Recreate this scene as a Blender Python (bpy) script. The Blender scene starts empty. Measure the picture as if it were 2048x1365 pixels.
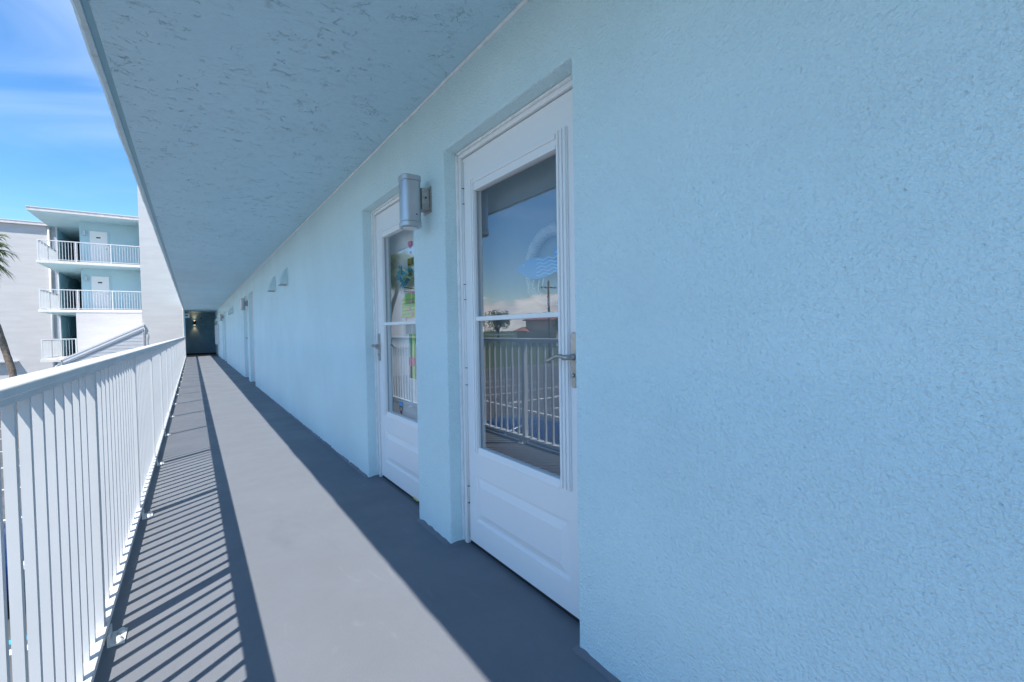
import bpy, bmesh, math, random
from mathutils import Vector, Matrix, noise as mnoise
random.seed(7)
rad = math.radians
scene = bpy.context.scene
COL = scene.collection

# ------------------------------------------------------------------ camera
EYE = 1.14
cam_d = bpy.data.cameras.new('camera')
cam = bpy.data.objects.new('camera', cam_d); COL.objects.link(cam)
cam_d.sensor_width = 36.0
cam_d.lens = 36.0 * 910.0 / 2048.0
cam_d.clip_start = 0.02; cam_d.clip_end = 3000
right = Vector((0.8182453, -0.57463256, -0.01649396))
up = Vector((0.02804269, 0.01124086, 0.99954352))
fwd = Vector((0.57418485, 0.81833432, -0.02531202))
m = Matrix((right, up, -fwd)).transposed().to_4x4()
m.translation = Vector((0, 0, EYE))
cam.matrix_world = m
scene.camera = cam

# ------------------------------------------------------------------ light
SUN_DIR = Vector((-0.455, -0.35, 1.0)).normalized()       # towards the sun
SUN_EL = math.asin(SUN_DIR.z)
SUN_ROT = math.atan2(SUN_DIR.x, SUN_DIR.y)
SKY_STRENGTH = 0.15
sun_d = bpy.data.lights.new('sun', 'SUN'); sun_d.energy = 3.8
sun_d.angle = rad(0.5); sun_d.color = (1.0, 0.955, 0.89)
sun = bpy.data.objects.new('sun', sun_d); COL.objects.link(sun)
sun.rotation_euler = SUN_DIR.to_track_quat('Z', 'Y').to_euler()
sun.location = (-30, -25, 60)
vs = scene.view_settings
vs.view_transform = 'Standard'; vs.look = 'None'; vs.gamma = 1.0; vs.use_curve_mapping = False
vs.exposure = 1.0
scene.cycles.max_bounces = 7; scene.cycles.diffuse_bounces = 5; scene.cycles.glossy_bounces = 3; scene.cycles.transparent_max_bounces = 8; scene.cycles.transmission_bounces = 3

world = bpy.data.worlds.new('World'); scene.world = world; world.use_nodes = True
wn = world.node_tree; wn.nodes.clear()
def WN(t, **k):
    n = wn.nodes.new(t)
    for a, b in k.items(): setattr(n, a, b)
    return n
def wl(a, b): wn.links.new(a, b)
def wmath(op, a, b=None, c=None, clamp=False):
    n = WN('ShaderNodeMath', operation=op); n.use_clamp = clamp
    for i, v in enumerate((a, b, c)):
        if v is None: continue
        if hasattr(v, 'node'): wl(v, n.inputs[i])
        else: n.inputs[i].default_value = v
    return n.outputs[0]
sky = WN('ShaderNodeTexSky', sky_type='NISHITA')
sky.sun_disc = False; sky.sun_elevation = SUN_EL; sky.sun_rotation = SUN_ROT
sky.altitude = 0; sky.air_density = 1.0; sky.dust_density = 0.0; sky.ozone_density = 4.0
tc = WN('ShaderNodeTexCoord'); sep = WN('ShaderNodeSeparateXYZ'); wl(tc.outputs['Generated'], sep.inputs[0])
zc = wmath('MAXIMUM', sep.outputs[2], 0.0)
zd = wmath('ADD', zc, 0.16)
comb = WN('ShaderNodeCombineXYZ')
wl(wmath('DIVIDE', sep.outputs[0], zd), comb.inputs[0]); wl(wmath('DIVIDE', sep.outputs[1], zd), comb.inputs[1])
mp = WN('ShaderNodeMapping'); wl(comb.outputs[0], mp.inputs[0])
mp.inputs['Rotation'].default_value = (0, 0, rad(62)); mp.inputs['Scale'].default_value = (0.75, 1.45, 1)
mp.inputs['Location'].default_value = (0.8, 1.4, 0)
n1 = WN('ShaderNodeTexNoise'); wl(mp.outputs[0], n1.inputs['Vector'])
n1.inputs['Scale'].default_value = 1.15; n1.inputs['Detail'].default_value = 6; n1.inputs['Roughness'].default_value = 0.5; n1.inputs['Distortion'].default_value = 0.9
cir = WN('ShaderNodeMapRange'); cir.interpolation_type = 'SMOOTHSTEP'; wl(n1.outputs[0], cir.inputs[0])
cir.inputs[1].default_value = 0.36; cir.inputs[2].default_value = 0.70; cir.inputs[3].default_value = 0.0; cir.inputs[4].default_value = 0.36
fade = WN('ShaderNodeMapRange'); fade.interpolation_type = 'SMOOTHSTEP'; wl(sep.outputs[2], fade.inputs[0])
fade.inputs[1].default_value = 0.16; fade.inputs[2].default_value = 0.46; fade.inputs[3].default_value = 0.22; fade.inputs[4].default_value = 1.0
cirf = wmath('MULTIPLY', cir.outputs[0], fade.outputs[0])
# fair weather cumulus low over the horizon, all the way round
mp2 = WN('ShaderNodeMapping'); wl(tc.outputs['Generated'], mp2.inputs[0]); mp2.inputs['Scale'].default_value = (5.5, 5.5, 15)
n2 = WN('ShaderNodeTexNoise'); wl(mp2.outputs[0], n2.inputs['Vector'])
n2.inputs['Scale'].default_value = 1.3; n2.inputs['Detail'].default_value = 9; n2.inputs['Roughness'].default_value = 0.56
band = WN('ShaderNodeMapRange'); band.interpolation_type = 'SMOOTHSTEP'; wl(sep.outputs[2], band.inputs[0])
band.inputs[1].default_value = 0.02; band.inputs[2].default_value = 0.15; band.inputs[3].default_value = 0.16; band.inputs[4].default_value = -0.24
cu = WN('ShaderNodeMapRange'); cu.interpolation_type = 'SMOOTHSTEP'; wl(wmath('ADD', n2.outputs[0], band.outputs[0]), cu.inputs[0])
cu.inputs[1].default_value = 0.50; cu.inputs[2].default_value = 0.555
n3 = WN('ShaderNodeTexNoise'); wl(mp2.outputs[0], n3.inputs['Vector']); n3.inputs['Scale'].default_value = 2.6; n3.inputs['Detail'].default_value = 6
cc = WN('ShaderNodeValToRGB'); wl(n3.outputs[0], cc.inputs[0])
cc.color_ramp.elements[0].position = 0.3; cc.color_ramp.elements[0].color = (3.0, 3.4, 4.1, 1)
cc.color_ramp.elements[1].position = 0.7; cc.color_ramp.elements[1].color = (7.5, 7.4, 7.2, 1)
mx1 = WN('ShaderNodeMixRGB'); wl(cirf, mx1.inputs[0]); hsv = WN('ShaderNodeHueSaturation'); hsv.inputs['Saturation'].default_value = 1.25; hsv.inputs['Value'].default_value = 0.80; wl(sky.outputs[0], hsv.inputs['Color'])
wl(hsv.outputs[0], mx1.inputs[1]); mx1.inputs[2].default_value = (3.5, 4.2, 5.5, 1)
mx2 = WN('ShaderNodeMixRGB'); wl(cu.outputs[0], mx2.inputs[0]); wl(mx1.outputs[0], mx2.inputs[1]); wl(cc.outputs[0], mx2.inputs[2])
bg = WN('ShaderNodeBackground'); wl(mx2.outputs[0], bg.inputs[0]); bg.inputs[1].default_value = SKY_STRENGTH
wo = WN('ShaderNodeOutputWorld'); wl(bg.outputs[0], wo.inputs[0])

# ------------------------------------------------------------------ helpers
class NT:
    """small wrapper to write node materials"""
    def __init__(s, name):
        s.m = bpy.data.materials.new(name); s.m.use_nodes = True
        s.t = s.m.node_tree; s.b = s.t.nodes['Principled BSDF']; s.o = s.t.nodes['Material Output']
        s.tc = None
    def n(s, t, **k):
        x = s.t.nodes.new(t)
        for a, b in k.items(): setattr(x, a, b)
        return x
    def l(s, a, b): s.t.links.new(a, b)
    def coord(s, scale=(1, 1, 1), rot=(0, 0, 0)):
        if s.tc is None: s.tc = s.n('ShaderNodeTexCoord')
        mp = s.n('ShaderNodeMapping'); s.l(s.tc.outputs['Object'], mp.inputs[0])
        mp.inputs['Scale'].default_value = scale; mp.inputs['Rotation'].default_value = rot
        return mp.outputs[0]
    def noise(s, vec, scale, detail=4, rough=0.5, dist=0.0):
        x = s.n('ShaderNodeTexNoise'); s.l(vec, x.inputs['Vector'])
        x.inputs['Scale'].default_value = scale; x.inputs['Detail'].default_value = detail
        x.inputs['Roughness'].default_value = rough; x.inputs['Distortion'].default_value = dist
        return x.outputs[0]
    def voro(s, vec, scale, feature='F1', smooth=0.3):
        x = s.n('ShaderNodeTexVoronoi', feature=feature); s.l(vec, x.inputs['Vector']); x.inputs['Scale'].default_value = scale
        if feature == 'SMOOTH_F1': x.inputs['Smoothness'].default_value = smooth
        return x.outputs['Distance']
    def math(s, op, a, b=None, clamp=False):
        x = s.n('ShaderNodeMath', operation=op); x.use_clamp = clamp
        for i, v in enumerate((a, b)):
            if v is None: continue
            if hasattr(v, 'node'): s.l(v, x.inputs[i])
            else: x.inputs[i].default_value = v
        return x.outputs[0]
    def rng(s, v, a, b, c=0.0, d=1.0, smooth=True):
        x = s.n('ShaderNodeMapRange')
        if smooth: x.interpolation_type = 'SMOOTHSTEP'
        s.l(v, x.inputs[0])
        for i, q in enumerate((a, b, c, d)): x.inputs[i + 1].default_value = q
        return x.outputs[0]
    def mix(s, f, a, b):
        x = s.n('ShaderNodeMixRGB')
        if hasattr(f, 'node'): s.l(f, x.inputs[0])
        else: x.inputs[0].default_value = f
        for i, v in ((1, a), (2, b)):
            if hasattr(v, 'node'): s.l(v, x.inputs[i])
            else: x.inputs[i].default_value = (*v, 1)
        return x.outputs[0]
    def bump(s, h, strength, dist, prev=None):
        x = s.n('ShaderNodeBump'); s.l(h, x.inputs['Height'])
        x.inputs['Strength'].default_value = strength; x.inputs['Distance'].default_value = dist
        if prev is not None: s.l(prev, x.inputs['Normal'])
        return x.outputs[0]
    def fin(s, col=None, rough=None, nrm=None, metal=None, spec=None):
        for key, v in (('Base Color', col), ('Roughness', rough), ('Normal', nrm), ('Metallic', metal), ('Specular IOR Level', spec)):
            if v is None: continue
            if hasattr(v, 'node'): s.l(v, s.b.inputs[key])
            else: s.b.inputs[key].default_value = (*v, 1) if isinstance(v, tuple) else v
        return s.m

def plain(name, col, rough=0.5, metal=0.0, var=0.12, scale=6.0, bump=0.0, bscale=120.0, bdist=0.002, spec=0.5):
    t = NT(name); v = t.coord()
    f = t.rng(t.noise(v, scale, 5, 0.6), 0.3, 0.7)
    c = t.mix(f, tuple(x * (1 - var) for x in col), tuple(min(1, x * (1 + var * 0.6)) for x in col))
    nrm = None
    if bump: nrm = t.bump(t.noise(v, bscale, 4, 0.6), bump, bdist)
    r = t.rng(t.noise(v, scale * 3, 3), 0.3, 0.7, max(0.02, rough - 0.07), min(1, rough + 0.08))
    return t.fin(c, r, nrm, metal, spec)

M = {}
WALL = (0.665, 0.855, 0.89)
# hand textured stucco on the corridor wall
t = NT('blue_stucco'); v = t.coord()
hgt = t.math('ADD', t.math('MULTIPLY', t.noise(v, 115, 2, 0.5), 1.0), t.math('MULTIPLY', t.noise(v, 38, 2, 0.5), 0.35))
vv = t.n('ShaderNodeVectorMath', operation='ADD'); dn = t.n('ShaderNodeTexNoise'); t.l(v, dn.inputs['Vector']); dn.inputs['Scale'].default_value = 60
ds = t.n('ShaderNodeVectorMath', operation='SCALE'); t.l(dn.outputs['Color'], ds.inputs[0]); ds.inputs['Scale'].default_value = 0.012
t.l(v, vv.inputs[0]); t.l(ds.outputs[0], vv.inputs[1])
pin = t.math('MULTIPLY', t.rng(t.voro(vv.outputs[0], 52), 0.03, 0.20, 1.0, 0.0), t.rng(t.noise(v, 16, 2), 0.36, 0.60))
hgt = t.math('SUBTRACT', hgt, t.math('MULTIPLY', pin, 0.26))
nrm = t.bump(hgt, 0.9, 0.0095)
soft = t.rng(t.noise(v, 1.1, 5, 0.6), 0.3, 0.7)
c = t.mix(soft, tuple(x * 0.96 for x in WALL), tuple(x * 1.03 for x in WALL))
c = t.mix(t.math('MULTIPLY', pin, 0.10), c, (0.46, 0.60, 0.64))
M['stucco'] = t.fin(c, 0.62, nrm, spec=0.35)
# skip trowelled ceiling with wandering tears
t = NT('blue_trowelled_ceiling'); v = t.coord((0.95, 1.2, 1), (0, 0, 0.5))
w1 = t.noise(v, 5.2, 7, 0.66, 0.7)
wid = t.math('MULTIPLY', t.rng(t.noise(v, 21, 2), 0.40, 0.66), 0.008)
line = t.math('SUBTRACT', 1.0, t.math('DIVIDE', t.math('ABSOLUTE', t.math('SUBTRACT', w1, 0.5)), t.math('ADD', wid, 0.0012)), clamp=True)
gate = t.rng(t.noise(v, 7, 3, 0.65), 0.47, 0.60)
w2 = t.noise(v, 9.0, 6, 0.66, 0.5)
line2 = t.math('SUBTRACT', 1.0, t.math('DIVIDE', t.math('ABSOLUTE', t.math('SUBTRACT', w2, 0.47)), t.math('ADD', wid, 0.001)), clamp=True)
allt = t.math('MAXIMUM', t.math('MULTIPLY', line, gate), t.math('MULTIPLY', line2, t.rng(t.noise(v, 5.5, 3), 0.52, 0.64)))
hgt = t.math('SUBTRACT', t.math('MULTIPLY', t.noise(t.coord((0.55, 1.25, 1)), 30, 5, 0.66), 0.8), t.math('MULTIPLY', allt, t.rng(t.noise(t.coord(), 1.3, 3), 0.33, 0.66, 0.45, 1.15)))
nrm = t.bump(hgt, 0.85, 0.0075)
c = t.mix(t.rng(t.noise(v, 0.9, 3, 0.6), 0.3, 0.7), (0.50, 0.72, 0.83), (0.53, 0.755, 0.865))
c = t.mix(t.math('MULTIPLY', allt, 0.08), c, (0.22, 0.33, 0.40))  # crevice shade of the tears put faintly into the colour
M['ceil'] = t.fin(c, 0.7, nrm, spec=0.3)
t = NT('blue_groove_paint'); v = t.coord()
M['groove'] = t.fin(t.mix(t.noise(v, 4), (0.25, 0.47, 0.57), (0.29, 0.51, 0.61)), 0.5, t.bump(t.noise(v, 60), 0.15, 0.002))
t = NT('slab_edge_stucco'); v = t.coord()
rst = t.math('MULTIPLY', t.rng(t.noise(v, 6, 6, 0.7), 0.56, 0.70), 0.5)
M['edge'] = t.fin(t.mix(rst, (0.60, 0.72, 0.76), (0.46, 0.38, 0.32)), 0.7, t.bump(t.noise(v, 45, 4, 0.65), 0.8, 0.008))
# grey deck coating
t = NT('grey_deck_coating'); v = t.coord()
big = t.rng(t.noise(v, 1.6, 6, 0.62), 0.28, 0.72)
c = t.mix(big, (0.148, 0.159, 0.180), (0.166, 0.178, 0.200))
stn = t.math('MULTIPLY', t.rng(t.noise(t.coord((1, 0.35, 1)), 3.2, 7, 0.68, 0.8), 0.57, 0.72), 0.35)
c = t.mix(stn, c, (0.110, 0.120, 0.138))
fine = t.noise(v, 330, 2, 0.6)
c = t.mix(t.math('MULTIPLY', t.rng(fine, 0.50, 0.75), 0.30), c, (0.23, 0.245, 0.275))
spk = t.math('MULTIPLY', t.rng(t.voro(v, 9), 0.0, 0.022, 1.0, 0.0), t.rng(t.noise(v, 2.3), 0.52, 0.56))
c = t.mix(spk, c, (0.62, 0.63, 0.66))
sm = t.math('MULTIPLY', t.rng(t.noise(t.coord((2.2, 0.7, 1)), 4.5, 4, 0.6, 1.2), 0.60, 0.76), 0.22)
c = t.mix(sm, c, (0.26, 0.275, 0.30))
scf = t.math('MULTIPLY', t.rng(t.noise(t.coord((3.0, 9.0, 1)), 5, 3, 0.6), 0.68, 0.80), 0.22)
c = t.mix(scf, c, (0.21, 0.225, 0.25))
hgt = t.math('ADD', t.math('MULTIPLY', fine, 0.5), t.math('MULTIPLY', t.noise(v, 170, 4, 0.6), 0.8))
nrm = t.bump(hgt, 0.5, 0.0022)
nrm = t.bump(t.noise(v, 5, 4), 0.12, 0.01, nrm)
M['floor'] = t.fin(c, t.rng(big, 0, 1, 0.62, 0.5), nrm, spec=0.35)
M['white'] = plain('white_powder_coat', (0.64, 0.65, 0.655), 0.38, var=0.04, scale=3, bump=0.05, bscale=300, bdist=0.0006)
M['door'] = plain('white_door_paint', (0.85, 0.865, 0.865), 0.36, var=0.012, scale=1.2)
M['caulk'] = plain('white_caulk', (0.84, 0.87, 0.88), 0.5, var=0.1, scale=12, bump=0.4, bscale=25, bdist=0.004)
M['nickel'] = plain('worn_nickel', (0.47, 0.46, 0.445), 0.34, 1.0, 0.18, 30)
M['alu'] = plain('brushed_aluminium_paint', (0.50, 0.53, 0.56), 0.36, 0.75, 0.06, 8)
M['bracket'] = plain('weathered_zinc', (0.42, 0.42, 0.41), 0.5, 0.6, 0.25, 40, 0.15, 200)
M['lens'] = plain('frosted_lens', (0.72, 0.74, 0.74), 0.35, var=0.03)
M['dark'] = plain('black_rubber', (0.015, 0.016, 0.018), 0.6, var=0.2)
M['slate'] = plain('slate_teal_stucco', (0.155, 0.30, 0.41), 0.65, var=0.12, scale=2.5, bump=0.5, bscale=60, bdist=0.006)
M['bronze'] = plain('dark_bronze', (0.05, 0.042, 0.035), 0.4, 0.8, 0.2, 20)
M['bluewall'] = plain('pale_blue_stucco', WALL, 0.7, var=0.04, scale=1.5, bump=0.35, bscale=70, bdist=0.006, spec=0.3)
M['wingblue'] = plain('wing_blue_stucco', (0.48, 0.69, 0.76), 0.7, var=0.04, scale=1.5, spec=0.3)
M['hood'] = plain('hood_paint', (0.58, 0.745, 0.785), 0.45, var=0.05)
M['teal'] = plain('teal_stucco', (0.38, 0.62, 0.69), 0.7, var=0.06, scale=1.5, bump=0.3, bscale=70, bdist=0.006)
t = NT('white_painted_block'); v = t.coord()
br = t.n('ShaderNodeTexBrick'); t.l(t.coord((1, 1, 1), (rad(90), 0, 0)), br.inputs['Vector'])
br.inputs['Scale'].default_value = 1.0; br.inputs['Mortar Size'].default_value = 0.012; br.inputs['Mortar Smooth'].default_value = 0.7
br.inputs['Brick Width'].default_value = 0.40; br.inputs['Row Height'].default_value = 0.20
nrm = t.bump(br.outputs['Fac'], -0.28, 0.012)
nrm = t.bump(t.noise(v, 38, 6, 0.65), 0.5, 0.012, nrm)
c = t.mix(t.rng(t.noise(t.coord((1, 1, 5)), 0.9, 6, 0.65), 0.3, 0.7), (0.53, 0.515, 0.505), (0.585, 0.57, 0.56))
M['block'] = t.fin(c, 0.75, nrm, spec=0.25)
M['cream'] = plain('cream_trim', (0.74, 0.70, 0.64), 0.6, var=0.08)
M['greyrecess'] = plain('grey_recess', (0.38, 0.42, 0.46), 0.7, var=0.08)
M['fascia'] = plain('weathered_white_fascia', (0.66, 0.62, 0.60), 0.6, var=0.12, scale=5)
M['roofcap'] = plain('bright_metal_drip_edge', (0.66, 0.67, 0.68), 0.35, var=0.04)
M['siding'] = plain('grey_white_siding', (0.50, 0.51, 0.53), 0.5, var=0.05, scale=4)
M['exit'] = plain('sign_white_plastic', (0.80, 0.82, 0.84), 0.4, var=0.03)
M['signblue'] = plain('sign_navy_print', (0.08, 0.15, 0.34), 0.5, var=0.05)
M['asphalt'] = plain('asphalt', (0.105, 0.106, 0.108), 0.85, var=0.3, scale=1.2, bump=0.5, bscale=90, bdist=0.01)
M['grass'] = plain('lawn', (0.075, 0.115, 0.038), 0.9, var=0.4, scale=2.0, bump=0.6, bscale=40, bdist=0.03)
M['paint'] = plain('white_road_paint', (0.74, 0.74, 0.72), 0.7, var=0.12, scale=9)
M['cyan'] = plain('blue_road_paint', (0.05, 0.42, 0.62), 0.7, var=0.12, scale=9)
M['concrete'] = plain('concrete', (0.52, 0.51, 0.48), 0.8, var=0.12, scale=6, bump=0.4, bscale=60, bdist=0.006)
M['trunk'] = plain('palm_bark', (0.23, 0.175, 0.135), 0.85, var=0.35, scale=14, bump=0.7, bscale=30, bdist=0.03)
M['bark'] = plain('bark', (0.14, 0.105, 0.075), 0.9, var=0.3, scale=10, bump=0.7, bscale=30, bdist=0.03)
M['tile'] = plain('red_roof_tile', (0.42, 0.16, 0.10), 0.75, var=0.2, scale=3, bump=0.6, bscale=12, bdist=0.05)
M['housewall'] = plain('tan_stucco', (0.52, 0.42, 0.33), 0.75, var=0.08, scale=2)
M['glassdark'] = plain('dark_window_glass', (0.03, 0.04, 0.05), 0.08, var=0.1)
M['pole'] = plain('weathered_pole_wood', (0.20, 0.16, 0.12), 0.85, var=0.25, scale=5)
def leafmat(name, a, b):
    t = NT(name); v = t.coord()
    oi = t.n('ShaderNodeObjectInfo')
    f = t.rng(t.noise(v, 2.2, 4, 0.6), 0.3, 0.7)
    c = t.mix(f, a, b); t.fin(c, 0.55, None)
    tr = t.n('ShaderNodeBsdfTranslucent'); t.l(c, tr.inputs[0])
    ms = t.n('ShaderNodeMixShader'); ms.inputs[0].default_value = 0.3
    t.l(t.b.outputs[0], ms.inputs[1]); t.l(tr.outputs[0], ms.inputs[2]); t.l(ms.outputs[0], t.o.inputs[0])
    return t.m
M['leaf'] = leafmat('tree_leaf', (0.035, 0.075, 0.018), (0.085, 0.135, 0.035))
M['frond'] = leafmat('palm_frond', (0.10, 0.18, 0.03), (0.23, 0.30, 0.06))
def glassmat(name, gain, tint):
    t = NT(name)
    ge = t.n('ShaderNodeNewGeometry'); dt = t.n('ShaderNodeVectorMath', operation='DOT_PRODUCT')
    t.l(ge.outputs['Normal'], dt.inputs[0]); t.l(ge.outputs['Incoming'], dt.inputs[1])
    k = t.math('POWER', t.math('SUBTRACT', 1.0, t.math('ABSOLUTE', dt.outputs['Value'])), 5.0)
    f = t.math('ADD', gain, t.math('MULTIPLY', k, 1.0 - gain), clamp=True)      # Schlick, both faces of the pane
    tr = t.n('ShaderNodeBsdfTransparent'); tr.inputs[0].default_value = (*tint, 1)
    gl = t.n('ShaderNodeBsdfGlossy'); gl.inputs['Roughness'].default_value = 0.0; gl.inputs[0].default_value = (0.97, 0.98, 1.0, 1)
    wv = t.bump(t.noise(t.coord(), 2.2, 2), 0.02, 0.02); t.l(wv, gl.inputs['Normal'])
    ms = t.n('ShaderNodeMixShader'); t.l(f, ms.inputs[0]); t.l(tr.outputs[0], ms.inputs[1]); t.l(gl.outputs[0], ms.inputs[2])
    t.l(ms.outputs[0], t.o.inputs[0]); return t.m
M['glass'] = glassmat('storm_glass', 0.20, (0.93, 0.95, 0.95))
def solid(key, col, rough=0.5, metal=0.0): M[key] = plain(key, col, rough, metal, 0.06, 8)
solid('pink', (0.75, 0.06, 0.22)); solid('palepink', (0.85, 0.30, 0.45)); solid('lime', (0.35, 0.68, 0.10)); solid('green', (0.03, 0.34, 0.14))
solid('tealpetal', (0.01, 0.30, 0.45)); solid('gold', (0.55, 0.40, 0.10), 0.4, 0.6); solid('black', (0.02, 0.02, 0.022)); solid('fishblue', (0.02, 0.22, 0.50))
solid('waveblue', (0.18, 0.45, 0.72)); solid('shieldblue', (0.02, 0.28, 0.62)); solid('linen', (0.62, 0.60, 0.56), 0.8); solid('yellow', (0.75, 0.58, 0.14)); solid('wreathwhite', (0.42, 0.43, 0.43), 0.8)
M['entry'] = plain('entry_door_paint', (0.17, 0.21, 0.235), 0.5, var=0.03)
M['entrywhite'] = plain('entry_door_white', (0.86, 0.88, 0.87), 0.45, var=0.03)
M['carblue'] = plain('blue_car_paint', (0.006, 0.035, 0.15), 0.22, 0.3, 0.05)
M['carsilver'] = plain('silver_car_paint', (0.42, 0.43, 0.45), 0.25, 0.6, 0.05)
M['rim'] = plain('alloy_rim', (0.55, 0.56, 0.58), 0.3, 0.9, 0.1)
M['lamp_red'] = plain('tail_lamp', (0.35, 0.01, 0.01), 0.2)
t = NT('warm_lamp'); t.b.inputs['Emission Color'].default_value = (1.0, 0.72, 0.42, 1); t.b.inputs['Emission Strength'].default_value = 5.0
M['warm'] = t.m

ORG = {}
class MB:
    def __init__(s): s.v = []; s.f = []
    def add(s, vs, fs):
        o = len(s.v); s.v += [tuple(p) for p in vs]; s.f += [tuple(i + o for i in f) for f in fs]; return s
    def box(s, x0, x1, y0, y1, z0, z1):
        return s.add([(x0, y0, z0), (x1, y0, z0), (x1, y1, z0), (x0, y1, z0), (x0, y0, z1), (x1, y0, z1), (x1, y1, z1), (x0, y1, z1)],
                     [(0, 3, 2, 1), (4, 5, 6, 7), (0, 1, 5, 4), (1, 2, 6, 5), (2, 3, 7, 6), (3, 0, 4, 7)])
    def quad(s, a, b, c, d): return s.add([a, b, c, d], [(0, 1, 2, 3)])
    def prism(s, poly, axis, a, b):
        """poly: 2-D points of the plane normal to axis (x: (y,z), y: (x,z), z: (x,y))"""
        n = len(poly)
        def P(q, h): return {'x': (h, q[0], q[1]), 'y': (q[0], h, q[1]), 'z': (q[0], q[1], h)}[axis]
        return s.add([P(q, a) for q in poly] + [P(q, b) for q in poly],
                     [tuple(range(n))[::-1], tuple(range(n, 2 * n))] + [(i, (i + 1) % n, (i + 1) % n + n, i + n) for i in range(n)])
    def tube(s, pts, r, n=8, caps=True):
        pts = [Vector(p) for p in pts]; rs = r if isinstance(r, (list, tuple)) else [r] * len(pts)
        o = len(s.v); prev = None
        for i, p in enumerate(pts):
            d = (pts[min(i + 1, len(pts) - 1)] - pts[max(i - 1, 0)]).normalized()
            if prev is None: a = d.orthogonal().normalized()
            else: a = (prev - d * prev.dot(d)).normalized()
            prev = a; b = d.cross(a)
            for k in range(n):
                q = p + (a * math.cos(2 * math.pi * k / n) + b * math.sin(2 * math.pi * k / n)) * rs[i]
                s.v.append(tuple(q))
        for i in range(len(pts) - 1):
            for k in range(n):
                s.f.append((o + i * n + k, o + i * n + (k + 1) % n, o + (i + 1) * n + (k + 1) % n, o + (i + 1) * n + k))
        if caps:
            s.f.append(tuple(o + k for k in range(n))[::-1]); e = o + (len(pts) - 1) * n; s.f.append(tuple(e + k for k in range(n)))
        return s
    def lathe(s, prof, c, n=20, axis='z'):
        o = len(s.v)
        for (r, h) in prof:
            for k in range(n):
                a = 2 * math.pi * k / n; u, w = r * math.cos(a), r * math.sin(a)
                q = (u, w, h) if axis == 'z' else ((h, u, w) if axis == 'x' else (u, h, w))
                s.v.append((c[0] + q[0], c[1] + q[1], c[2] + q[2]))
        for i in range(len(prof) - 1):
            for k in range(n):
                s.f.append((o + i * n + k, o + i * n + (k + 1) % n, o + (i + 1) * n + (k + 1) % n, o + (i + 1) * n + k))
        s.f.append(tuple(o + k for k in range(n))[::-1]); e = o + (len(prof) - 1) * n; s.f.append(tuple(e + k for k in range(n)))
        return s
    def mesh(s, name, mat, org=(0, 0, 0), smooth=False):
        me = bpy.data.meshes.new(name)
        me.from_pydata([(p[0] - org[0], p[1] - org[1], p[2] - org[2]) for p in s.v], [], s.f)
        bm = bmesh.new(); bm.from_mesh(me); bmesh.ops.recalc_face_normals(bm, faces=bm.faces); bm.to_mesh(me); bm.free()
        me.materials.append(M[mat]); 
        if smooth:
            for p in me.polygons: p.use_smooth = True
        me.update(); return me
    def build(s, name, mat, parent=None, smooth=False, bevel=0.0, seg=2):
        org = ORG.get(parent.name, (0, 0, 0)) if parent else (0, 0, 0)
        o = bpy.data.objects.new(name, s.mesh(name, mat, org, smooth)); COL.objects.link(o)
        if parent: o.parent = parent
        ORG[o.name] = org
        if bevel:
            b = o.modifiers.new('bevel', 'BEVEL'); b.width = bevel; b.segments = seg; b.limit_method = 'ANGLE'; b.angle_limit = rad(35)
        return o
def tag(o, label=None, cat=None, group=None, kind=None):
    if label: o['label'] = label
    if cat: o['category'] = cat
    if group: o['group'] = group
    if kind: o['kind'] = kind
    return o
def thing(name, label, cat, loc=(0, 0, 0), group=None, rotz=0.0):
    o = bpy.data.objects.new(name, None); COL.objects.link(o); o.location = loc; o.rotation_euler = (0, 0, rotz)
    o.empty_display_size = 0.2; ORG[o.name] = loc if rotz == 0 else (0, 0, 0)
    return tag(o, label, cat, group)
def copy_tree(o, parent=None, sub=None):
    c = o.copy(); COL.objects.link(c)
    if parent: c.parent = parent
    ORG[c.name] = ORG.get(o.name, (0, 0, 0))
    for ch in list(o.children): copy_tree(ch, c)
    return c
def inst(name, me, loc, parent, rotz=0.0):
    """one more piece that shares mesh data"""
    o = bpy.data.objects.new(name, me); COL.objects.link(o); o.parent = parent
    g = ORG.get(parent.name, (0, 0, 0)); o.location = (loc[0] - g[0], loc[1] - g[1], loc[2] - g[2]); o.rotation_euler = (0, 0, rotz)
    ORG[o.name] = g; return o
def nz(x, y=0.0, z=0.0): return mnoise.noise(Vector((x, y, z)))

# ------------------------------------------------------------------ dimensions
XW = 1.09          # stucco wall face
ZC = 2.41          # corridor ceiling
XE = -0.347        # outer slab edge
YE = 28.5          # where the open corridor ends
YB = 31.2          # lobby end wall
Y0 = -3.2          # corridor start behind the camera
GZ = -2.6          # ground
PERIOD = 10.1
PAIR = ((1.173, 2.148), (2.56, 3.53))
OPEN = [(a + PERIOD * k, b + PERIOD * k) for k in range(3) for (a, b) in PAIR]
HEAD = 2.07
XIN = 1.345        # back of the niche behind the storm doors

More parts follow.
